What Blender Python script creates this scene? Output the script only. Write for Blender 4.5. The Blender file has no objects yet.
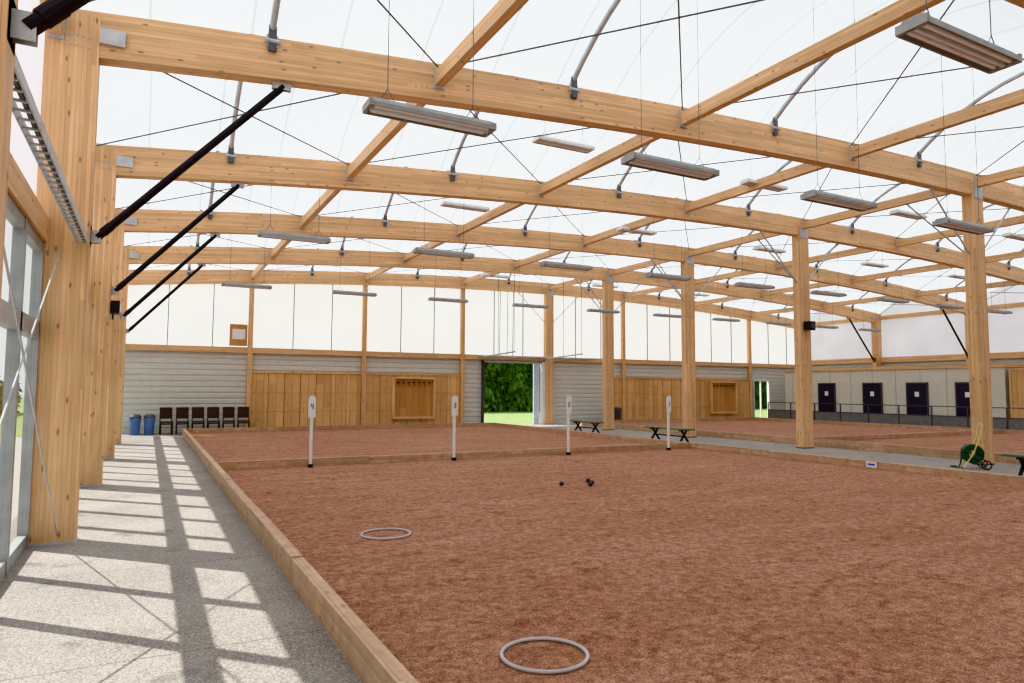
import bpy, math, random
from mathutils import Vector, Matrix, Euler
random.seed(7)
scene = bpy.context.scene
try:
    scene.view_settings.view_transform = 'Khronos PBR Neutral'
    scene.view_settings.look = 'None'
    scene.view_settings.exposure = 0.12
except Exception as e:
    print(e)

# ------------------------------------------------------------------ materials
def newmat(name):
    m = bpy.data.materials.new(name); m.use_nodes = True
    nt = m.node_tree; nt.nodes.clear()
    out = nt.nodes.new('ShaderNodeOutputMaterial')
    return m, nt, out
def N(nt, t, **kw):
    n = nt.nodes.new(t)
    for k, v in kw.items():
        if k in n.inputs: n.inputs[k].default_value = v
        else: setattr(n, k, v)
    return n
def L(nt, a, b): nt.links.new(a, b)
def mixc(nt, fac, a, b, blend='MIX'):
    n = nt.nodes.new('ShaderNodeMix'); n.data_type = 'RGBA'; n.blend_type = blend
    for sock, v in ((n.inputs[0], fac), (n.inputs[6], a), (n.inputs[7], b)):
        if isinstance(v, bpy.types.NodeSocket): nt.links.new(v, sock)
        else: sock.default_value = v if not isinstance(v, tuple) else (*v, 1)
    return n.outputs[2]
def ramp(nt, fac, p0, p1, c0=(0,0,0,1), c1=(1,1,1,1)):
    r = nt.nodes.new('ShaderNodeValToRGB'); r.color_ramp.elements[0].position = p0; r.color_ramp.elements[1].position = p1
    r.color_ramp.elements[0].color = c0; r.color_ramp.elements[1].color = c1
    nt.links.new(fac, r.inputs[0]); return r.outputs[0]
def math_(nt, op, a, b=0.0):
    n = nt.nodes.new('ShaderNodeMath'); n.operation = op
    for i, v in enumerate((a, b)):
        if isinstance(v, bpy.types.NodeSocket): nt.links.new(v, n.inputs[i])
        else: n.inputs[i].default_value = v
    return n.outputs[0]
def bsdf(nt, out, color, rough=0.6, metal=0.0, spec=0.3):
    b = nt.nodes.new('ShaderNodeBsdfPrincipled')
    b.inputs['Roughness'].default_value = rough; b.inputs['Metallic'].default_value = metal
    b.inputs['Specular IOR Level'].default_value = spec
    if isinstance(color, bpy.types.NodeSocket): nt.links.new(color, b.inputs['Base Color'])
    else: b.inputs['Base Color'].default_value = (*color, 1)
    nt.links.new(b.outputs[0], out.inputs[0]); return b
def plain(name, color, rough=0.5, metal=0.0, var=0.12, scale=6.0):
    m, nt, out = newmat(name)
    tc = N(nt, 'ShaderNodeTexCoord')
    no = N(nt, 'ShaderNodeTexNoise', Scale=scale, Detail=4.0); L(nt, tc.outputs['Object'], no.inputs['Vector'])
    c = mixc(nt, ramp(nt, no.outputs[0],0.3,0.7), tuple(x*(1-var) for x in color), tuple(min(1, x*(1+var)) for x in color))
    bsdf(nt, out, c, rough, metal); return m
def wood(name, ca, cb, knot=(0.20,0.085,0.03), lam=0.045, knots=True, rough=0.55, weather=None, lamf=0.5):
    m, nt, out = newmat(name)
    uv = N(nt, 'ShaderNodeUVMap')
    mp = N(nt, 'ShaderNodeMapping'); mp.inputs['Scale'].default_value = (0.7, 14, 1); L(nt, uv.outputs[0], mp.inputs[0])
    n1 = N(nt, 'ShaderNodeTexNoise', Scale=2.2, Detail=6.0, Distortion=0.6); L(nt, mp.outputs[0], n1.inputs['Vector'])
    c = mixc(nt, ramp(nt, n1.outputs[0], 0.3, 0.72), ca, cb)
    sp = N(nt, 'ShaderNodeSeparateXYZ'); L(nt, uv.outputs[0], sp.inputs[0])
    vv = math_(nt, 'DIVIDE', sp.outputs[1], lam)
    fl = math_(nt, 'FLOOR', vv)
    us = math_(nt, 'FLOOR', math_(nt, 'ADD', math_(nt, 'DIVIDE', sp.outputs[0], 2.7), math_(nt, 'MULTIPLY', fl, 0.37)))
    cx = N(nt, 'ShaderNodeCombineXYZ'); L(nt, fl, cx.inputs[0]); L(nt, us, cx.inputs[1])
    wn = N(nt, 'ShaderNodeTexWhiteNoise'); wn.noise_dimensions = '3D'; L(nt, cx.outputs[0], wn.inputs[0])
    val = math_(nt, 'ADD', math_(nt, 'MULTIPLY', wn.outputs[0], 0.30), 0.84)
    cv = N(nt, 'ShaderNodeCombineXYZ'); [L(nt, val, cv.inputs[i]) for i in range(3)]
    c = mixc(nt, 1.0, c, cv.outputs[0], 'MULTIPLY')
    fr = math_(nt, 'FRACT', vv)
    ln = math_(nt, 'LESS_THAN', fr, 0.09)
    c = mixc(nt, math_(nt, 'MULTIPLY', ln, lamf), c, tuple(x*0.55 for x in cb))
    st = N(nt, 'ShaderNodeTexNoise', Scale=1.3, Detail=3.0); L(nt, uv.outputs[0], st.inputs['Vector'])
    c = mixc(nt, math_(nt,'MULTIPLY', ramp(nt, st.outputs[0], 0.45, 0.75), 0.25), c, tuple(x*0.7 for x in cb))
    if knots:
        mk = N(nt, 'ShaderNodeMapping'); mk.inputs['Scale'].default_value = (2.6, 7.5, 1); L(nt, uv.outputs[0], mk.inputs[0])
        vo = N(nt, 'ShaderNodeTexVoronoi', Scale=1.0); vo.voronoi_dimensions = '2D'; L(nt, mk.outputs[0], vo.inputs['Vector'])
        k = ramp(nt, vo.outputs['Distance'], 0.04, 0.12, (1,1,1,1), (0,0,0,1))
        sel = N(nt, 'ShaderNodeSeparateColor'); L(nt, vo.outputs['Color'], sel.inputs[0])
        g = math_(nt, 'GREATER_THAN', sel.outputs[0], 0.6)
        c = mixc(nt, math_(nt, 'MULTIPLY', math_(nt, 'MULTIPLY', k, g), 0.75), c, knot)
    if weather:
        tc = N(nt, 'ShaderNodeTexCoord')
        wno = N(nt, 'ShaderNodeTexNoise', Scale=5.0, Detail=7.0, Roughness=0.7); L(nt, tc.outputs['Object'], wno.inputs['Vector'])
        f = math_(nt, 'MULTIPLY', ramp(nt, wno.outputs[0], 0.40, 0.65), 0.7)
        c = mixc(nt, f, c, weather)
    bsdf(nt, out, c, rough)
    return m

WOOD = wood('glulam_timber', (0.79,0.52,0.30), (0.67,0.40,0.205))
PLY = wood('pine_panel', (0.75,0.47,0.235), (0.64,0.37,0.17), lam=0.3)
PLYD = wood('stained_panel', (0.58,0.31,0.13), (0.49,0.25,0.10), lam=0.3)
CURB = wood('weathered_timber', (0.66,0.46,0.31), (0.50,0.32,0.20), lam=0.11, weather=(0.39,0.225,0.145))
STEEL = plain('galvanised_steel', (0.52,0.53,0.54), 0.5, 0.3)
DARKST = plain('dark_steel', (0.12,0.125,0.135), 0.45, 0.4)
BLACK = plain('black_painted_steel', (0.02,0.02,0.024), 0.4)
WIRE = plain('wire_rope', (0.15,0.15,0.16), 0.5, 0.4)
WHITE = plain('white_paint', (0.80,0.80,0.80), 0.4, 0, 0.03)
ALU = plain('grey_aluminium', (0.36,0.37,0.37), 0.45, 0.3)
CORR = plain('corrugated_cladding', (0.64,0.63,0.58), 0.5, 0.0, 0.04)
BEIGE = plain('beige_wall', (0.66,0.63,0.54), 0.7, 0.0, 0.04)
NAVY = plain('dark_door_paint', (0.035,0.036,0.052), 0.4)
BLUE = plain('blue_plastic', (0.12,0.21,0.42), 0.4)
BROWN = plain('dark_brown_wood', (0.045,0.030,0.027), 0.5)
SEATB = plain('brown_seat_pad',(0.10,0.065,0.055),0.6)
GREENH = plain('green_hose_rubber', (0.02,0.065,0.035), 0.4)
BENCHG = plain('green_grey_bench', (0.12,0.17,0.12), 0.5)
YELLOWP = plain('yellow_plastic', (0.75,0.60,0.25), 0.5)
TUBE = plain('lamp_tube', (0.9,0.9,0.88), 0.3, 0, 0.02)
LAMPIN = plain('lamp_reflector', (0.60,0.57,0.50), 0.35, 0.2, 0.05)
GREYRING = plain('ring_plastic', (0.52,0.49,0.51), 0.4, 0, 0.03)
BALL = plain('steel_ball', (0.06,0.06,0.07), 0.25, 0.8)
SIGNB = plain('sign_blue', (0.05,0.12,0.4), 0.4)
LEAFD = plain('door_leaf_paint', (0.55,0.66,0.72), 0.4)
RAILP = plain('railing_panel',(0.20,0.20,0.20),0.6)

def clay():
    m, nt, out = newmat('red_clay')
    tc = N(nt, 'ShaderNodeTexCoord')
    def noise(sc, det, ro, src, dist=0.0):
        n = N(nt, 'ShaderNodeTexNoise', Scale=sc, Detail=det, Roughness=ro, Distortion=dist); L(nt, src, n.inputs['Vector']); return n.outputs[0]
    o = tc.outputs['Object']
    mp = N(nt,'ShaderNodeMapping'); mp.inputs['Rotation'].default_value=(0,0,0.45); mp.inputs['Scale'].default_value=(1.0,1.5,1); L(nt, o, mp.inputs[0])
    mq = N(nt,'ShaderNodeMapping'); mq.inputs['Rotation'].default_value=(0,0,-0.35); mq.inputs['Scale'].default_value=(0.25,1.6,1); L(nt, o, mq.inputs[0])
    a = noise(0.35, 5.0, 0.65, o); b = noise(3.6, 6.0, 0.75, mp.outputs[0], 0.8); d = noise(13.0, 6.0, 0.85, o)
    e = noise(1.6, 5.0, 0.7, mq.outputs[0], 0.4); c_ = noise(65.0, 3.0, 0.85, o)
    col = mixc(nt, ramp(nt, a, 0.32, 0.68), (0.42,0.212,0.138), (0.49,0.262,0.178))
    col = mixc(nt, math_(nt,'MULTIPLY',ramp(nt, e, 0.45, 0.66),0.6), col, (0.57,0.325,0.23))
    col = mixc(nt, ramp(nt, b, 0.52, 0.68), col, (0.28,0.128,0.08))
    g = ramp(nt, d, 0.40, 0.62, (0.62,0.60,0.58,1), (1.25,1.25,1.25,1))
    col = mixc(nt, 1.0, col, g, 'MULTIPLY')
    g = ramp(nt, c_, 0.36, 0.62, (0.48,0.46,0.44,1), (1.38,1.38,1.38,1))
    col = mixc(nt, 1.0, col, g, 'MULTIPLY')
    bs = bsdf(nt, out, col, 0.95, 0, 0.1)
    bp = N(nt, 'ShaderNodeBump', Strength=0.8, Distance=0.03)
    s = math_(nt, 'ADD', math_(nt, 'MULTIPLY', b, 1.2), math_(nt,'MULTIPLY', d, 0.8))
    L(nt, s, bp.inputs['Height']); L(nt, bp.outputs[0], bs.inputs['Normal'])
    return m
CLAY = clay()
def concrete():
    m, nt, out = newmat('asphalt_floor')
    tc = N(nt, 'ShaderNodeTexCoord'); o = tc.outputs['Object']
    a = N(nt, 'ShaderNodeTexNoise', Scale=0.8, Detail=6.0, Roughness=0.65); L(nt, o, a.inputs['Vector'])
    b = N(nt, 'ShaderNodeTexNoise', Scale=70.0, Detail=3.0, Roughness=0.85); L(nt, o, b.inputs['Vector'])
    v = N(nt, 'ShaderNodeTexVoronoi', Scale=90.0); L(nt, o, v.inputs['Vector'])
    col = mixc(nt, ramp(nt, a.outputs[0], 0.32, 0.68), (0.275,0.245,0.222), (0.38,0.345,0.318))
    g = ramp(nt, b.outputs[0], 0.38, 0.60, (0.56,0.55,0.54,1), (1.30,1.29,1.28,1))
    col = mixc(nt, 1.0, col, g, 'MULTIPLY')
    sc = N(nt, 'ShaderNodeSeparateColor'); L(nt, v.outputs['Color'], sc.inputs[0])
    col = mixc(nt, math_(nt,'MULTIPLY', math_(nt,'GREATER_THAN', sc.outputs[0], 0.8), 0.4), col, (0.60,0.56,0.51))
    col = mixc(nt, math_(nt,'MULTIPLY', math_(nt,'LESS_THAN', sc.outputs[1], 0.2), 0.45), col, (0.11,0.10,0.09))
    s = N(nt, 'ShaderNodeTexNoise', Scale=1.7, Detail=2.0); L(nt, o, s.inputs['Vector'])
    col = mixc(nt, math_(nt,'MULTIPLY', ramp(nt, s.outputs[0], 0.64, 0.70), 0.5), col, (0.12,0.11,0.10))
    sp = N(nt, 'ShaderNodeSeparateXYZ'); L(nt, o, sp.inputs[0])
    j = math_(nt,'LESS_THAN', math_(nt,'FRACT', math_(nt,'DIVIDE', math_(nt,'ADD', sp.outputs[1], 100.8), 2.46)), 0.006)
    col = mixc(nt, math_(nt,'MULTIPLY', j, 0.6), col, (0.10,0.09,0.085))
    bs = bsdf(nt, out, col, 0.85, 0, 0.2)
    bp = N(nt, 'ShaderNodeBump', Strength=0.4, Distance=0.01); L(nt, b.outputs[0], bp.inputs['Height']); L(nt, bp.outputs[0], bs.inputs['Normal'])
    return m
FLOORM = concrete()
def membrane(name, tcol, dcol, tr=0.5, seams=True):
    m, nt, out = newmat(name)
    tc = N(nt, 'ShaderNodeTexCoord')
    sp = N(nt, 'ShaderNodeSeparateXYZ'); L(nt, tc.outputs['Object'], sp.inputs[0])
    no = N(nt, 'ShaderNodeTexNoise', Scale=0.5, Detail=4.0); L(nt, tc.outputs['Object'], no.inputs['Vector'])
    k = mixc(nt, ramp(nt, no.outputs[0], 0.3, 0.7), (0.86,0.86,0.86), (1.0,1.0,1.0))
    if seams:
        j = math_(nt,'LESS_THAN', math_(nt,'FRACT', math_(nt,'DIVIDE', math_(nt,'ADD', sp.outputs[0], 100.2), 1.15)), 0.03)
        k = mixc(nt, math_(nt,'MULTIPLY', j, 0.6), k, (0.35,0.35,0.35))
    t = N(nt, 'ShaderNodeBsdfTranslucent'); d = N(nt, 'ShaderNodeBsdfDiffuse')
    L(nt, mixc(nt, 1.0, k, tcol, 'MULTIPLY'), t.inputs[0]); L(nt, mixc(nt, 1.0, k, dcol, 'MULTIPLY'), d.inputs[0])
    mx = N(nt, 'ShaderNodeMixShader'); mx.inputs[0].default_value = 1-tr
    L(nt, t.outputs[0], mx.inputs[1]); L(nt, d.outputs[0], mx.inputs[2]); L(nt, mx.outputs[0], out.inputs[0])
    return m
MEMB = membrane('white_membrane', (0.775,0.815,0.845), (0.58,0.62,0.66))
PANEL = membrane('translucent_wall_panel', (0.93,0.90,0.945), (0.78,0.77,0.81), 0.55, False)
def glass():
    m, nt, out = newmat('window_glass')
    t = N(nt, 'ShaderNodeBsdfTransparent'); t.inputs[0].default_value = (0.93,0.96,0.94,1)
    g = N(nt, 'ShaderNodeBsdfGlossy', Roughness=0.02)
    f = N(nt, 'ShaderNodeFresnel', IOR=1.45)
    mx = N(nt, 'ShaderNodeMixShader'); L(nt, math_(nt,'MULTIPLY',f.outputs[0],0.8), mx.inputs[0]); L(nt, t.outputs[0], mx.inputs[1]); L(nt, g.outputs[0], mx.inputs[2]); L(nt, mx.outputs[0], out.inputs[0])
    return m
GLASS = glass()
LEAF = plain('hedge_leaves', (0.085,0.16,0.045), 0.7, 0, 0.75, 1.1)
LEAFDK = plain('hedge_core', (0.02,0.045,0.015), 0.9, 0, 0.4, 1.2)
GRASS = plain('grass', (0.24,0.32,0.12), 0.9, 0, 0.3, 3.0)
GRAVEL = plain('pale_gravel', (0.42,0.40,0.37), 0.9, 0, 0.2, 5.0)

# ------------------------------------------------------------------ mesh builder
class MB:
    def __init__(s): s.v=[]; s.f=[]; s.m=[]; s.uv=[]; s.mats=[]; s.sm=[]
    def mi(s, mat):
        if mat not in s.mats: s.mats.append(mat)
        return s.mats.index(mat)
    def face(s, pts, mat, uv=None, smooth=False):
        b=len(s.v); s.v += [tuple(p) for p in pts]; s.f.append(tuple(range(b,b+len(pts)))); s.m.append(s.mi(mat))
        s.uv.append(uv or [(p[0],p[2]) for p in pts]); s.sm.append(smooth)
    def box(s, x0,x1,y0,y1,z0,z1, mat, g=None, M=None):
        d=(x1-x0,y1-y0,z1-z0)
        if g is None: g = d.index(max(d))
        off=(random.random()*7, random.randint(0,40)*0.045*10)
        P=lambda i,j,k: Vector(((x0,x1)[i],(y0,y1)[j],(z0,z1)[k]))
        quads=[((0,0,0),(0,0,1),(0,1,1),(0,1,0),0),((1,0,0),(1,1,0),(1,1,1),(1,0,1),0),
               ((0,0,0),(1,0,0),(1,0,1),(0,0,1),1),((0,1,0),(0,1,1),(1,1,1),(1,1,0),1),
               ((0,0,0),(0,1,0),(1,1,0),(1,0,0),2),((0,0,1),(1,0,1),(1,1,1),(0,1,1),2)]
        org=(x0,y0,z0)
        for q in quads:
            pts=[P(*c) for c in q[:4]]; ax=[a for a in range(3) if a!=q[4]]
            if g in ax: ua=g; va=[a for a in ax if a!=g][0]
            else: ua,va=ax
            uv=[((p[ua]-org[ua])+off[0],(p[va]-org[va])+off[1]) for p in pts]
            if M is not None: pts=[M@p for p in pts]
            s.face(pts, mat, uv)
    def bar(s, p, q, w, h, mat, up=Vector((0,0,1))):
        p=Vector(p); q=Vector(q); d=(q-p); l=d.length; x=d.normalized()
        y=up.cross(x)
        if y.length<1e-4: y=Vector((0,1,0)).cross(x)
        y.normalize(); z=x.cross(y)
        M=Matrix(((x.x,y.x,z.x,p.x),(x.y,y.y,z.y,p.y),(x.z,y.z,z.z,p.z),(0,0,0,1)))
        s.box(0,l,-w/2,w/2,-h/2,h/2,mat,0,M)
    def tube(s, pts, r, mat, n=8, closed=False, caps=True):
        pts=[Vector(p) for p in pts]; k=len(pts); rings=[]
        for i,p in enumerate(pts):
            if closed: t=pts[(i+1)%k]-pts[i-1]
            else: t=pts[min(i+1,k-1)]-pts[max(i-1,0)]
            t.normalize()
            a = t.cross(Vector((0,0,1)))
            if a.length<1e-3: a=t.cross(Vector((1,0,0)))
            a.normalize(); b=a.cross(t)
            rings.append([p+(a*math.cos(2*math.pi*j/n)+b*math.sin(2*math.pi*j/n))*r for j in range(n)])
        for i in range(k if closed else k-1):
            A=rings[i]; B=rings[(i+1)%k]
            for j in range(n):
                s.face([A[j],A[(j+1)%n],B[(j+1)%n],B[j]], mat, smooth=True)
        if caps and not closed:
            s.face(rings[0][::-1], mat); s.face(rings[-1], mat)
    def lathe(s, prof, mat, c=(0,0,0), n=20):
        for i in range(len(prof)-1):
            (r0,z0),(r1,z1)=prof[i],prof[i+1]
            for j in range(n):
                a0=2*math.pi*j/n; a1=2*math.pi*(j+1)/n
                pts=[(c[0]+r0*math.cos(a0),c[1]+r0*math.sin(a0),c[2]+z0),(c[0]+r0*math.cos(a1),c[1]+r0*math.sin(a1),c[2]+z0),
                     (c[0]+r1*math.cos(a1),c[1]+r1*math.sin(a1),c[2]+z1),(c[0]+r1*math.cos(a0),c[1]+r1*math.sin(a0),c[2]+z1)]
                if r0<1e-6: pts=pts[1:]
                elif r1<1e-6: pts=pts[:3]
                s.face(pts, mat, smooth=True)
    def data(s, name):
        me=bpy.data.meshes.new(name); me.from_pydata(s.v,[],s.f)
        for m in s.mats: me.materials.append(m)
        ul=me.uv_layers.new(name='UVMap')
        for p,mi,uv,sm in zip(me.polygons,s.m,s.uv,s.sm):
            p.material_index=mi; p.use_smooth=sm
            for li,c in zip(p.loop_indices,uv): ul.data[li].uv=c
        me.update(); return me
    def obj(s, name, loc=(0,0,0), rot=(0,0,0)):
        me=s.data(name); return inst(name, me, loc, rot)
def inst(name, me, loc=(0,0,0), rot=(0,0,0)):
    o=bpy.data.objects.new(name, me); o.location=loc; o.rotation_euler=rot
    scene.collection.objects.link(o); return o

# ------------------------------------------------------------------ layout
BAY=4.92
FY=[-6.1,-1.1,3.88]+[9.05+BAY*i for i in range(0,5)]       # frame planes, last = back wall
NB=len(FY)-1
Y0, YB = FY[0], FY[-1]
XC=17.35; XL=-1.15; XR=2*XC-XL
PX=[XC+4.6*i for i in range(-3,4)]
HX=[XC+4.6*(i+0.5) for i in range(-4,4)]
BD=0.54; RISE=1.1
def ztop(x): return 6.92-0.0028*(x-XC)**2
def vault(t): return 4*RISE*t*(1-t)
def zmem(x,y):
    for k in range(NB):
        if FY[k]<=y<=FY[k+1]: return ztop(x)+0.06+vault((y-FY[k])/(FY[k+1]-FY[k]))
    return ztop(x)

# ------------------------------------------------------------------ shell
b=MB(); b.box(XL-0.3,XR+0.3,Y0-0.3,YB+0.4,-0.15,0.0,FLOORM); b.obj('floor')
g=MB(); g.box(-90,120,-60,YB+2.5,-0.4,-0.17,GRAVEL); g.obj('gravel_ground')
g=MB(); g.box(-90,120,YB+2.5,150,-0.4,-0.16,GRASS); g.obj('grass_ground')

b=MB()
xs=[XL-0.25+(XR-XL+0.5)*i/64 for i in range(65)]
def sag(x,t):
    # membrane pinched down a little half way between the hoops
    ph=((x-HX[0])/4.6)%1.0
    return -0.22*math.sin(math.pi*ph)**2*math.sin(math.pi*t)
for k in range(NB):
    D=FY[k+1]-FY[k]
    for i in range(64):
        for j in range(12):
            P=[(xs[i],j/12),(xs[i+1],j/12),(xs[i+1],(j+1)/12),(xs[i],(j+1)/12)]
            b.face([(x,FY[k]+D*t,ztop(x)+0.06+vault(t)+sag(x,t)) for x,t in P], MEMB, smooth=True)
b.obj('ceiling')

for x in HX:
    b=MB()
    for k in range(NB):
        D=FY[k+1]-FY[k]
        pts=[(x,FY[k]+D*j/14, ztop(x)+vault(j/14)) for j in range(15)]
        b.tube(pts,0.045,STEEL,8)
    for y in FY:
        b.box(x-0.07,x+0.07,y-0.14,y+0.14,ztop(x)-0.14,ztop(x)+0.02,STEEL)
        b.box(x-0.05,x+0.05,y-0.16,y-0.12,ztop(x)-0.2,ztop(x)+0.14,DARKST)
        b.tube([(x-0.09,y-0.15,ztop(x)-0.07),(x+0.09,y-0.15,ztop(x)-0.07)],0.03,STEEL,8)
    b.obj('steel_roof_hoop')
for x in PX+[XL+0.1,XR-0.1]:
    b=MB()
    for k in range(NB):
        b.box(x-0.065,x+0.065,FY[k]+0.12,FY[k+1]-0.12,ztop(x)-0.34,ztop(x)-0.12,WOOD,1)
        for y in (FY[k]+0.13,FY[k+1]-0.13):
            b.box(x-0.08,x+0.08,y-0.015,y+0.06,ztop(x)-0.38,ztop(x)-0.08,STEEL)
    b.obj('timber_purlin')
b=MB()
NX=[XL+0.1]+PX+[XR-0.1]
for k in range(NB):
    for i in range(len(NX)-1):
        xa,xb=NX[i],NX[i+1]
        b.tube([(xa,FY[k]+.1,ztop(xa)-.06),(xb,FY[k+1]-.1,ztop(xb)-.06)],0.013,WIRE,5)
        b.tube([(xb,FY[k]+.1,ztop(xb)-.06),(xa,FY[k+1]-.1,ztop(xa)-.06)],0.013,WIRE,5)
b.obj('roof_bracing_cables')

for fi,y in enumerate(FY):
    b=MB()
    n=44; x0,x1=XL,XR; t=0.11
    off=random.random()*9
    X=[x0+(x1-x0)*i/n for i in range(n+1)]
    for i in range(n):
        a,c=X[i],X[i+1]; za,zc=ztop(a),ztop(c)
        uf=[(a+off,0+.0),(c+off,0),(c+off,BD),(a+off,BD)]
        b.face([(a,y-t,za-BD),(c,y-t,zc-BD),(c,y-t,zc),(a,y-t,za)],WOOD,uf)
        b.face([(c,y+t,zc-BD),(a,y+t,za-BD),(a,y+t,za),(c,y+t,zc)],WOOD,[uf[1],uf[0],uf[3],uf[2]])
        b.face([(a,y+t,za-BD),(c,y+t,zc-BD),(c,y-t,zc-BD),(a,y-t,za-BD)],WOOD,[(a,0.0),(c,0.0),(c,.22),(a,.22)])
        b.face([(a,y-t,za),(c,y-t,zc),(c,y+t,zc),(a,y+t,za)],WOOD,[(a,0.0),(c,0.0),(c,.22),(a,.22)])
    for e in (x0,x1):
        b.face([(e,y-t,ztop(e)-BD),(e,y-t,ztop(e)),(e,y+t,ztop(e)),(e,y+t,ztop(e)-BD)],WOOD)
    for sx,(ca,cb) in ((1,(XL,XL+0.52)),(-1,(XR-0.52,XR))):
        zt=min(ztop(ca),ztop(cb))-0.02
        if fi<len(FY)-1:
            b.box(ca,cb,y-0.12,y+0.12,0.0,zt,WOOD,2)
            b.box(ca-0.006,cb+0.006,y-0.128,y+0.128,0.0,0.03,STEEL)
        xin=(XL+0.52) if sx>0 else (XR-0.52)
        p=(xin+sx*0.06,y-0.0,3.41); q=(xin+sx*2.05,y,ztop(xin+sx*2.05)-BD-0.05)
        if fi<len(FY)-1:
            b.tube([p,q],0.046,BLACK,12)
            d=(Vector(q)-Vector(p)).normalized()
            b.tube([Vector(p)-d*0.06,Vector(p)+d*0.12],0.026,STEEL,8)
            b.tube([Vector(p)+d*0.08,Vector(p)+d*0.2],0.052,BLACK,12)
            for s2 in (-0.035,0.025):
                b.box(xin-0.02 if sx>0 else xin-0.10, xin+0.10 if sx>0 else xin+0.02, y+s2,y+s2+0.01,3.34,3.48,STEEL)
                b.box(q[0]-0.14,q[0]+0.1,y+s2,y+s2+0.01,q[2]-0.05,q[2]+0.1,STEEL)
            b.box(xin-0.006 if sx>0 else xin-0.0, xin+0.0 if sx>0 else xin+0.006, y-0.1,y+0.1,3.3,3.54,STEEL)
            b.box(min(xin,xin+sx*0.26),max(xin,xin+sx*0.26),y-0.16,y-0.125,ztop(xin)-0.38,ztop(xin)-0.2,STEEL)
            for j in range(6):
                for kk in range(2):
                    cx=xin-sx*(0.10+0.06*j); cz=ztop(XL)-0.40+0.12*kk
                    b.tube([(cx,y-0.12,cz),(cx,y-0.135,cz)],0.012,STEEL,8)
    zc=ztop(XC)-BD+0.28
    b.box(XC-0.21,XC+0.21,y-0.13,y+0.13,0.0,zc,WOOD,2)
    b.box(XC-0.217,XC+0.217,y-0.137,y+0.137,0.0,0.03,DARKST)
    b.box(XC-0.17,XC+0.17,y-0.15,y-0.13,zc-0.35,zc-0.05,STEEL)
    for sx in (-1,1):
        b.tube([(XC+sx*0.2,y,4.95),(XC+sx*1.75,y,ztop(XC+1.75)-BD+0.02)],0.022,STEEL,8)
        if fi<len(FY)-1: b.tube([(XC,y+0.13,4.95),(XC,y+1.6,ztop(XC)-0.34)],0.02,STEEL,8)
    for sxp in (3.2,3.35,8.0,8.6,20.6,26.0):
        for j in range(3):
            for kk in range(2):
                cx=sxp+0.09*j; cz=ztop(cx)-0.18-0.2*kk
                b.tube([(cx,y-t+0.002,cz),(cx,y-t-0.012,cz)],0.014,STEEL,6)
    b.obj('glulam_frame')

def side_wall(name, X):
    b=MB()
    f=lambda q: ztop(X)+0.06+vault(q)
    for k in range(NB):
        D=FY[k+1]-FY[k]
        for j in range(12):
            ya=FY[k]+D*j/12; yb=FY[k]+D*(j+1)/12
            b.face([(X,ya,3.55),(X,yb,3.55),(X,yb,f((j+1)/12)),(X,ya,f(j/12))],PANEL)
    return b.obj(name)
side_wall('wall_left', XL-0.03)
side_wall('wall_right', XR+0.03)
for nm,X in (('trim_1',XL+0.06),('trim_2',XR-0.06)):
    b=MB()
    for k in range(NB):
        b.box(X-0.06,X+0.06,FY[k]+0.12,FY[k+1]-0.12,3.28,3.56,WOOD,1)
    b.obj(nm)
for k in range(NB):
    b=MB(); ya=FY[k]+0.13; yb=FY[k+1]-0.13; X=XL+0.05; n=4
    b.box(X-0.04,X+0.04,ya,yb,0.0,0.14,ALU); b.box(X-0.04,X+0.04,ya,yb,3.16,3.27,ALU); b.box(X-0.05,X+0.05,ya,yb,2.22,2.40,ALU)
    for i in range(n+1):
        yy=ya+(yb-ya)*i/n; w=0.045
        b.box(X-0.05,X+0.05,max(ya,yy-w),min(yb,yy+w),0.0,3.27,ALU)
    b.face([(X,ya,0.14),(X,yb,0.14),(X,yb,3.2),(X,ya,3.2)],GLASS)
    b.obj('window_%d'%(k+1))
def corrug(b, axis, fixed, a0, a1, z0, z1, sgn, mat=CORR, pitch=0.22, dep=0.03):
    prof=[]; z=z0
    while z<z1-1e-6:
        zz=min(z+pitch*0.62,z1); prof.append((z,0)); prof.append((zz,0))
        if zz<z1:
            prof.append((min(zz+0.02,z1),dep)); z3=min(z+pitch-0.02,z1); prof.append((z3,dep))
        z+=pitch
    prof.append((z1,0))
    for i in range(len(prof)-1):
        (za,da),(zb,db)=prof[i],prof[i+1]
        if axis=='x': b.face([(a0,fixed+sgn*da,za),(a1,fixed+sgn*da,za),(a1,fixed+sgn*db,zb),(a0,fixed+sgn*db,zb)],mat)
        else: b.face([(fixed+sgn*da,a0,za),(fixed+sgn*da,a1,za),(fixed+sgn*db,a1,zb),(fixed+sgn*db,a0,zb)],mat)
b=MB(); corrug(b,'y',XR+0.03,Y0,YB,0,3.55,1); b.obj('wall_right_cladding')

# ---------------- back wall
YW=YB+0.16
b=MB()
DX0,DX1,DH=13.86,17.0,2.95
EX0,EX1,EH=31.5,32.7,2.25
for a,c,z0,z1 in ((XL,DX0,0,3.2),(DX0,DX1,DH,3.2),(DX1,EX0,0,3.2),(EX0,EX1,EH,3.2),(EX1,XR,0,3.2)):
    corrug(b,'x',YW,a,c,z0,z1,1)
n=40
for i in range(n):
    a=XL+(XR-XL)*i/n; c=XL+(XR-XL)*(i+1)/n
    b.face([(a,YW,3.2),(c,YW,3.2),(c,YW,ztop(c)-BD+0.1),(a,YW,ztop(a)-BD+0.1)],PANEL)
b.obj('wall_back')
b=MB()
for x in PX:
    if abs(x-XC)<0.1: continue
    b.box(x-0.09,x+0.09,YB-0.02,YB+0.15,0.0,ztop(x)-BD+0.02,WOOD,2)
b.box(XL,XR,YB+0.03,YB+0.15,3.08,3.30,WOOD,0)
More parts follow.
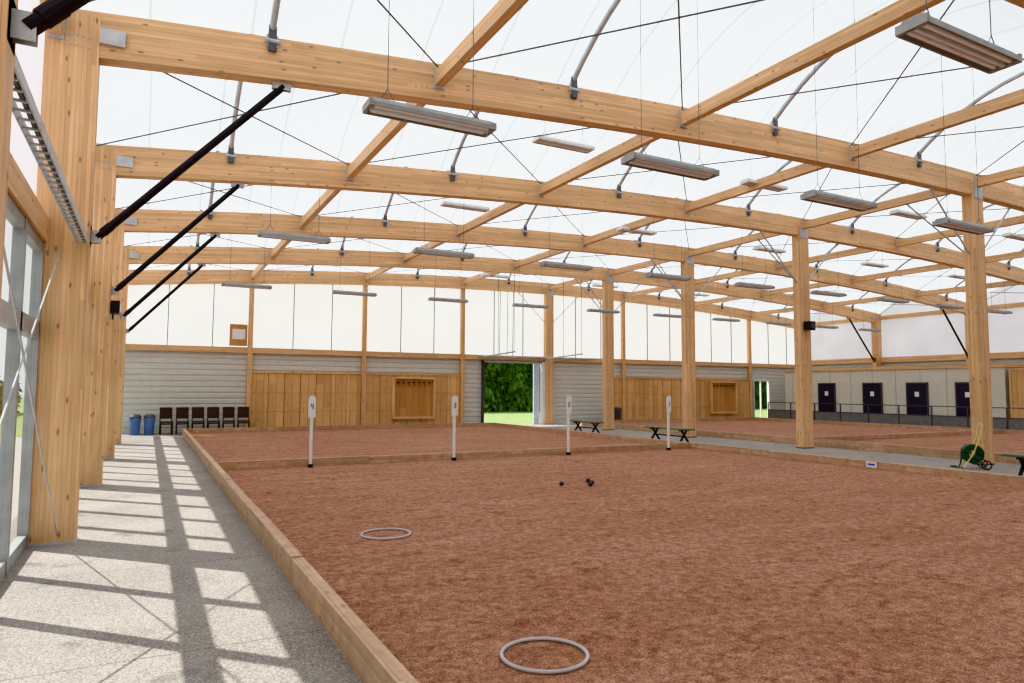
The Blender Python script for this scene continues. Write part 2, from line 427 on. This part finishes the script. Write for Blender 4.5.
for i in range(len(NX)-1):
    for fr in (0.36,0.70):
        x=NX[i]+(NX[i+1]-NX[i])*fr
        b.box(x-0.018,x+0.018,YB+0.10,YB+0.15,3.3,ztop(x)-BD+0.05,ALU)
b.obj('trim_3')
for xa,xb in ((PX[0]+0.1,PX[1]-0.1),(PX[1]+0.1,PX[2]-0.1),(20.9,PX[4]-0.1),(PX[4]+0.1,PX[5]-0.1),(PX[5]+0.1,PX[6]-0.1)):
    b=MB(); nn=max(1,round((xb-xa)/0.62))
    for i in range(nn):
        p=xa+(xb-xa)*i/nn; q=xa+(xb-xa)*(i+1)/nn
        b.box(p+0.006,q-0.006,YB+0.06,YB+0.13,0.03,2.3,PLY,2)
        for zz in (0.75,1.5):
            b.box(p+0.02,q-0.02,YB+0.055,YB+0.06,zz,zz+0.012,PLYD,0)
            for xx in (p+0.06,q-0.06): b.box(xx-0.012,xx+0.012,YB+0.054,YB+0.06,zz-0.05,zz-0.025,DARKST)
    b.box(xa,xb,YB+0.02,YB+0.13,2.3,2.38,WOOD,0)
    b.obj('timber_wainscot_panel')
for cx in (10.4,28.95):
    b=MB(); w=1.9; y0=YB-0.10; y1=YB+0.052
    b.box(cx-w/2,cx+w/2,y1-0.04,y1,0.45,2.15,PLYD,2)
    for s_ in (-1,1): b.box(cx+s_*w/2-0.06,cx+s_*w/2+0.06,y0,y1,0.40,2.2,WOOD,2)
    b.box(cx-w/2,cx+w/2,y0-0.02,y1,2.12,2.22,WOOD,0); b.box(cx-w/2,cx+w/2,y0-0.02,y1,0.38,0.48,WOOD,0)
    for i in range(7):
        hx=cx-0.72+i*0.24
        b.box(hx-0.04,hx+0.04,y0+0.04,y1-0.04,1.94,2.0,BLACK); b.tube([(hx,y1-0.05,1.95),(hx,y0+0.02,1.88),(hx,y0+0.02,1.80)],0.012,BLACK,6)
    b.obj('wall_rack')
b=MB()
b.box(DX0-0.08,DX0,YB-0.0,YB+0.2,0,DH+0.08,DARKST); b.box(DX1-0.02,DX1+0.14,YB-0.02,YB+0.2,0,DH+0.08,WHITE)
b.box(DX0-0.08,DX1+0.1,YB,YB+0.2,DH,DH+0.1,ALU)
b.box(DX1-0.35,DX1-0.02,YB+0.25,YB+0.31,0.0,DH,LEAFD)
b.obj('door_1')
b=MB()
for x in (DX0-0.1,DX1+0.2):
    b.tube([(x,YB-0.05,DH+0.25),(x,YB-3.2,DH+0.35)],0.035,STEEL,8)
    for yy in (YB-1.6,YB-3.1): b.tube([(x,yy,DH+0.3),(x,yy,ztop(x)+0.1)],0.012,DARKST,6)
b.tube([(DX0-0.4,YB-0.1,DH+0.3),(DX1+3.0,YB-0.1,DH+0.3)],0.05,STEEL,8)
for x in (14.6,15.0,15.3): b.tube([(x,YB-0.08,DH+0.3),(x,YB-0.14,ztop(x)-BD)],0.016,BLACK,6)
b.obj('overhead_door_track')
b=MB()
b.box(EX0-0.06,EX0,YB+.05,YB+.2,0,EH+.06,WHITE); b.box(EX1,EX1+0.06,YB+.05,YB+.2,0,EH+.06,WHITE); b.box(EX0,EX1,YB+.05,YB+.2,EH,EH+.06,WHITE); b.box(EX0+.55,EX0+.61,YB+.08,YB+.16,0,EH,WHITE)
b.face([(EX0,YB+.14,0),(EX1,YB+.14,0),(EX1,YB+.14,EH),(EX0,YB+.14,EH)],GLASS)
b.obj('door_2')
b=MB(); b.box(2.78,3.42,YB-0.05,YB+0.10,3.35,4.15,PLYD,2); b.box(2.86,3.34,YB-0.07,YB-0.05,3.6,4.0,WHITE); b.box(2.78,3.42,YB-0.07,YB+0.1,4.15,4.2,WOOD); b.obj('wooden_meter_box')

b=MB(); corrug(b,'x',Y0-0.16,XL,XR,0,3.2,-1)
for i in range(n):
    a=XL+(XR-XL)*i/n; c=XL+(XR-XL)*(i+1)/n
    b.face([(a,Y0-0.16,3.2),(c,Y0-0.16,3.2),(c,Y0-0.16,ztop(c)),(a,Y0-0.16,ztop(a))],PANEL)
b.obj('wall_front')

# ---------------- courts
CW=0.10; CH=0.22
def court(x0,x1,y0,y1,front=True):
    b=MB(); b.box(x0,x1,y0,y1,0.0,0.06,CLAY); b.obj('clay_boules_court')
    b=MB()
    def run(p0,p1,axis,fx):
        L_=p1-p0; k=max(1,round(L_/3.0))
        for i in range(k):
            a=p0+L_*i/k+0.004; c=p0+L_*(i+1)/k-0.004
            if axis=='y': b.box(fx,fx+CW,a,c,0.0,CH+random.uniform(-.006,.006),CURB,1)
            else: b.box(a,c,fx,fx+CW,0.0,CH+random.uniform(-.006,.006),CURB,0)
    run(y0-CW,y1+CW,'y',x0-CW); run(y0-CW,y1+CW,'y',x1)
    if front: run(x0,x1,'x',y0-CW)
    run(x0,x1,'x',y1)
    b.obj('timber_curb')
CX0=1.27
court(CX0,13.6,Y0+1,14.8); court(CX0,13.6,14.8+CW*2+0.005,27.3,False)
court(18.3,29.8,Y0+1,14.8); court(18.3,29.8,14.8+CW*2+0.005,27.3,False)

def digit(b, ch, cx, cz, y, h=0.15, w=0.08):
    seg={'1':'bc','2':'abged','3':'abgcd','4':'fgbc'}[ch]; t=0.018
    S={'a':(-w/2,w/2,h/2-t,h/2),'g':(-w/2,w/2,-t/2,t/2),'d':(-w/2,w/2,-h/2,-h/2+t),
       'b':(w/2-t,w/2,0,h/2),'c':(w/2-t,w/2,-h/2,0),'f':(-w/2,-w/2+t,0,h/2),'e':(-w/2,-w/2+t,-h/2,0)}
    for c in seg:
        a=S[c]; b.box(cx+a[0],cx+a[1],y-0.004,y,cz+a[2],cz+a[3],DARKST)
for i,x in enumerate((3.05,6.28,9.40,12.65)):
    b=MB()
    b.box(-0.028,0.028,-0.02,0.02,0.0,1.46,WHITE); b.box(-0.075,0.075,-0.035,-0.02,1.03,1.44,WHITE); b.box(-0.055,0.055,-0.04,-0.018,1.43,1.48,WHITE)
    digit(b,str(4-i),0,1.26,-0.035,0.12,0.06); b.box(-0.045,0.045,-0.045,0.045,0.0,0.07,BLACK)
    b.obj('lane_marker_post',(x,14.6,0.06))
for x,y,r in ((2.43,7.55,0.27),(2.22,3.72,0.265)):
    b=MB(); b.tube([(r*math.cos(2*math.pi*i/48),r*math.sin(2*math.pi*i/48),0.014) for i in range(48)],0.012,GREYRING,8,True)
    b.obj('throwing_ring',(x,y,0.06))
def ballmesh(r,mat):
    b=MB(); b.lathe([(r*math.sin(math.pi*i/12),r-r*math.cos(math.pi*i/12)) for i in range(13)],mat,n=20)
    for zz in (0.6,1.0,1.4):
        rr=r*math.sqrt(max(0,1-(zz-1)**2))+0.0005
        b.tube([(rr*math.cos(2*math.pi*i/24),rr*math.sin(2*math.pi*i/24),r*zz) for i in range(24)],0.0012,DARKST,4,True)
    return b.data('petanque_ball')
bm=ballmesh(0.04,BALL)
for x,y in ((6.30,10.0),(6.95,10.15),(6.70,9.72),(6.86,9.9)): inst('petanque_ball',bm,(x,y,0.06))

# ---------------- chairs, bins
b=MB()
for x in (-0.19,0.19):
    b.bar((x,-0.22,0),(x,-0.21,0.44),0.035,0.035,BROWN); b.bar((x,0.22,0),(x,0.19,0.45),0.035,0.035,BROWN); b.bar((x,0.19,0.45),(x,0.27,0.95),0.035,0.035,BROWN)
    b.bar((x,-0.20,0.2),(x,0.2,0.2),0.02,0.025,BROWN)
b.box(-0.21,0.21,-0.24,0.22,0.42,0.47,SEATB)
b.bar((0,0.205,0.56),(0,0.268,0.93),0.36,0.02,BROWN,Vector((0,1,0)))
b.bar((-0.21,0.27,0.94),(0.21,0.27,0.94),0.03,0.06,BROWN)
b.box(-0.17,0.17,-0.22,-0.195,0.36,0.41,BROWN)
cm=b.data('wooden_chair')
for i in range(6): inst('wooden_chair',cm,(0.66+0.525*i,27.85,0),(0,0,random.uniform(-.08,.08)))
b=MB(); b.lathe([(0,0),(0.15,0),(0.18,0.52),(0.20,0.54),(0.20,0.60)],BLUE); b.lathe([(0.195,0.57),(0.19,0.66),(0.14,0.73),(0.0,0.75)],DARKST)
bmz=b.data('waste_bin')
for x in (-0.33,0.12): inst('waste_bin',bmz,(x,27.9,0))
b=MB(); b.lathe([(0,0),(0.2,0),(0.24,0.7),(0.26,0.72),(0.25,0.8),(0.0,0.86)],DARKST); bq=b.data('litter_bin')
inst('litter_bin',bq,(20.3,27.9,0)); inst('litter_bin',bq,(20.85,27.9,0))

def bench(x,y,l=2.0):
    b=MB()
    for i in range(3): b.box(-0.19+0.13*i,-0.07+0.13*i,-l/2,l/2,0.43,0.47,BENCHG,1)
    for s_ in (-1,1):
        yy=s_*(l/2-0.3)
        b.bar((-0.2,yy,0),(0.12,yy,0.43),0.05,0.05,BLACK); b.bar((0.2,yy,0),(-0.12,yy,0.43),0.05,0.05,BLACK); b.box(-0.2,0.2,yy-0.03,yy+0.03,0.39,0.43,BLACK)
    b.bar((0,-l/2+0.3,0.22),(0,l/2-0.3,0.22),0.04,0.04,BLACK)
    b.obj('bench',(x,y,0))
bench(15.2,17.5); bench(15.2,6.55,1.9); bench(15.2,22.3,1.8)

# wheeled hose cart
b=MB()
for s_ in (-1,1):
    yy=s_*0.17
    b.tube([(-0.22,yy,0.02),(-0.02,yy,0.36),(0.10,yy,0.70),(0.16,yy,0.98)],0.014,YELLOWP,8)
    b.tube([(0.20,yy,0.04),(-0.02,yy,0.36)],0.014,DARKST,8)
    b.tube([(0.20+0.09*math.cos(2*math.pi*i/20),yy+s_*0.04,0.105+0.09*math.sin(2*math.pi*i/20)) for i in range(20)],0.015,BLACK,6,True)
b.tube([(0.16,-0.17,0.98),(0.16,0.17,0.98)],0.016,YELLOWP,8); b.tube([(-0.22,-0.17,0.02),(-0.22,0.17,0.02)],0.014,DARKST,8)
b.tube([(0.2,-0.21,0.105),(0.2,0.21,0.105)],0.012,DARKST,8)
for j in range(5):
    for r in (0.10,0.145,0.19):
        yy=-0.11+0.055*j
        b.tube([(-0.02+r*math.cos(2*math.pi*i/28),yy,0.33+r*math.sin(2*math.pi*i/28)) for i in range(28)],0.022,GREENH,6,True)
b.tube([(-0.21,0,0.33),(-0.25,-0.02,0.12),(-0.3,-0.1,0.03),(-0.42,0.1,0.03),(-0.3,0.2,0.03)],0.018,GREENH,6)
b.obj('garden_hose_cart',(16.2,8.65,0),(0,0,-0.9))

def speaker(x,y,z):
    b=MB(); b.box(-0.12,0.12,-0.24,-0.02,0,0.26,BLACK); b.box(-0.04,0.04,-0.02,0.0,0.05,0.2,DARKST); b.tube([(0,-0.24,0.13),(0,-0.25,0.13)],0.09,DARKST,16)
    b.obj('wall_speaker',(x,y,z))
speaker(XC,FY[4]-0.13,3.5)
b=MB(); b.box(-0.02,0.12,-0.16,0.16,0,0.22,BLACK); b.box(0.12,0.13,-0.13,0.13,0.03,0.19,TUBE); b.box(-0.0,0.03,-0.05,0.05,-0.1,0,BLACK); b.obj('floodlight',(XL+0.55,FY[4],3.0))
b=MB(); X=XL+0.45
for s_ in (-0.05,0.05): b.box(X+s_-0.006,X+s_+0.006,FY[2]+0.2,FY[3]-0.14,3.3,3.37,STEEL)
yy=FY[2]+0.25
while yy<FY[3]-0.2: b.box(X-0.05,X+0.05,yy-0.01,yy+0.01,3.3,3.315,STEEL); yy+=0.16
b.tube([(X+0.02,FY[2]+0.2,3.33),(X+0.02,FY[3]-0.14,3.33)],0.02,DARKST,6)
b.obj('cable_tray')
b=MB()
for k in (2,):
    b.tube([(XL+0.25,FY[k]+.12,0.3),(XL+0.25,FY[k+1]-.12,3.2)],0.008,STEEL,6)
    b.tube([(XL+0.35,FY[k]+.12,3.2),(XL+0.35,FY[k+1]-.12,0.1)],0.008,STEEL,6)
b.obj('wall_bracing_cables')

# ---------------- lamps
def lamp(x,y,z,l=1.36,w=0.26,mat=ALU):
    b=MB(); h=0.06
    pr=[(-w/2,-0.02),(-w/2+0.05,h),(w/2-0.05,h),(w/2,-0.02)]
    for i in range(3):
        (ya,za),(yb,zb)=pr[i],pr[i+1]
        b.face([(-l/2,ya,za),(l/2,ya,za),(l/2,yb,zb),(-l/2,yb,zb)],mat)
    for s_ in (-1,1): b.face([(s_*l/2,p[0],p[1]) for p in pr],mat)
    b.face([(-l/2,-w/2,0),(l/2,-w/2,0),(l/2,w/2,0),(-l/2,w/2,0)],LAMPIN)
    for yy in (-w/4,w/4): b.tube([(-l/2+0.05,yy,-0.02),(l/2-0.05,yy,-0.02)],0.022,TUBE,8)
    b.box(-l/2,l/2,-0.012,0.012,-0.045,0,WHITE)
    for s_ in (-1,1): b.box(-l/2,l/2,s_*w/2-0.006,s_*w/2+0.006,-0.045,0.0,mat)
    for s_ in (-1,1): b.box(s_*l/2-0.02,s_*l/2+0.02,-w/2,w/2,-0.045,0.03,mat)
    zt=zmem(x,y)-z-0.02
    for s_ in (-1,1):
        b.tube([(s_*l*0.35,0,h+0.14),(s_*l*0.35,0,zt)],0.005,WIRE,4)
        b.tube([(s_*l*0.35,0,h+0.14),(s_*l*0.42,0,h)],0.005,WIRE,4); b.tube([(s_*l*0.35,0,h+0.14),(s_*l*0.28,0,h)],0.005,WIRE,4)
    b.obj('pendant_strip_lamp',(x,y,z))
lamp(5.95,3.14,4.62)
lamp(9.3,3.1,4.62)
for yy in (6.55,14.1,21.6):
    for i in range(10):
        x=2.52+3.25*i
        if abs(x-XC)<0.8: continue
        lamp(x,yy,4.53 if yy<10 else 4.74)
for yy in (11.5,16.4,26.0):
    for i in range(1,6):
        x=1.55+5.75*i
        lamp(x,yy,6.55 if yy>12 else 6.68,1.3,0.28,WHITE)

# ---------------- restroom block
b=MB(); RX=32.0; RY0,RY1=15.7,27.0; RH=2.75
b.box(RX,XR-0.65,RY0,RY1,0,RH,BEIGE); b.box(RX-0.06,XR-0.65,RY0-0.05,RY1+0.05,RH,RH+0.16,WOOD,1)
yy=RY0+1.2
while yy<RY1-0.5: b.box(RX-0.006,RX,yy-0.01,yy+0.01,0.1,RH,ALU); yy+=1.2
b.obj('restroom_block')
for i,yy in enumerate((17.2,19.45,21.7,24.3)):
    b=MB(); b.box(-0.05,-0.008,-0.46,0.46,0.0,2.06,NAVY); b.box(-0.06,-0.008,-0.52,-0.46,0,2.12,DARKST); b.box(-0.06,-0.008,0.46,0.52,0,2.12,DARKST); b.box(-0.06,-0.008,-0.52,0.52,2.06,2.12,DARKST)
    b.box(-0.056,-0.05,-0.1,0.1,1.45,1.68,WHITE); b.tube([(-0.05,0.36,1.02),(-0.1,0.36,1.02),(-0.1,0.24,1.02)],0.012,STEEL,6)
    b.obj('door_%d'%(i+3),(RX,yy,0))
b=MB(); b.box(RX,RX+0.7,13.6,15.5,0,2.6,PLY,2); b.box(RX-0.03,RX+0.7,13.55,15.55,2.6,2.68,WOOD)
for yy in (13.6,14.55,15.5): b.box(RX-0.03,RX,yy-0.04,yy+0.04,0,2.6,WOOD,2)
b.obj('wooden_cabinet')
b=MB(); FX=30.6
for yy in [9+1.5*i for i in range(13)]: b.box(FX-0.025,FX+0.025,yy-0.025,yy+0.025,0,1.05,DARKST)
for zz in (0.1,0.62,1.03): b.box(FX-0.02,FX+0.02,9,27,zz,zz+0.04,DARKST)
b.box(FX-0.005,FX+0.005,9,27,0.14,0.62,RAILP)
b.obj('railing')
b=MB(); b.box(-0.004,0,-0.12,0.12,0.0,0.12,WHITE); b.box(-0.006,-0.004,-0.08,0.08,0.04,0.08,SIGNB); b.obj('curb_sign',(13.595,9.3,0.09))

# ---------------- outside greenery
def hedge(name,x0,x1,y0,y1,h,cnt,ls):
    b=MB()
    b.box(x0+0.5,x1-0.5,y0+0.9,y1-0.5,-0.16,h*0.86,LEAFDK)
    for _ in range(cnt):
        px=random.uniform(x0,x1); py=random.uniform(y0,y1); pz=random.uniform(-0.1,h*(0.85+0.15*math.sin(px*0.9+py*.7)+0.08*math.sin(px*2.3)))
        if random.random()<0.8:
            if x1-x0>y1-y0: py=y0+abs(random.gauss(0,0.45))+0.35*math.sin(px*1.7+pz*1.3)
            else: px=x1-abs(random.gauss(0,0.3))
        R=Euler((random.uniform(0,6),random.uniform(0,6),random.uniform(0,6))).to_matrix(); s=ls*random.uniform(.4,1.3)
        c=Vector((px,py,pz))
        b.face([c+R@Vector(v) for v in ((-s,0,0),(0,-s*.5,0),(s,0,0),(0,s*.5,0))],LEAF)
    b.obj(name)
hedge('hedge',18,62,50,54,6.0,13000,0.33)
hedge('hedge',-10,-8,6,60,2.4,5000,0.2)

# ---------------- light
w=bpy.data.worlds.new('sky'); scene.world=w; w.use_nodes=True
bg=w.node_tree.nodes['Background']; bg.inputs[0].default_value=(0.90,0.95,1.0,1); bg.inputs[1].default_value=1.15
sd=bpy.data.lights.new('sun','SUN'); sd.energy=7.2; sd.angle=math.radians(0.6); sd.color=(1.0,0.975,0.94)
so=bpy.data.objects.new('sun',sd); scene.collection.objects.link(so); so.location=(-20,20,30)
el=math.radians(48); d=Vector((0.70*math.cos(el),-0.714*math.cos(el),-math.sin(el)))
so.rotation_euler=d.to_track_quat('-Z','Y').to_euler()

cd=bpy.data.cameras.new('camera'); cd.lens=24; cd.sensor_width=36; cd.clip_start=0.05; cd.clip_end=500
co=bpy.data.objects.new('camera',cd); scene.collection.objects.link(co)
co.matrix_world=Matrix.Translation((0,0,1.7))@(Matrix.Rotation(math.radians(-28.05),4,'Z')@Matrix.Rotation(math.radians(94.0),4,'X')@Matrix.Rotation(math.radians(0.3),4,'Z'))
scene.camera=co
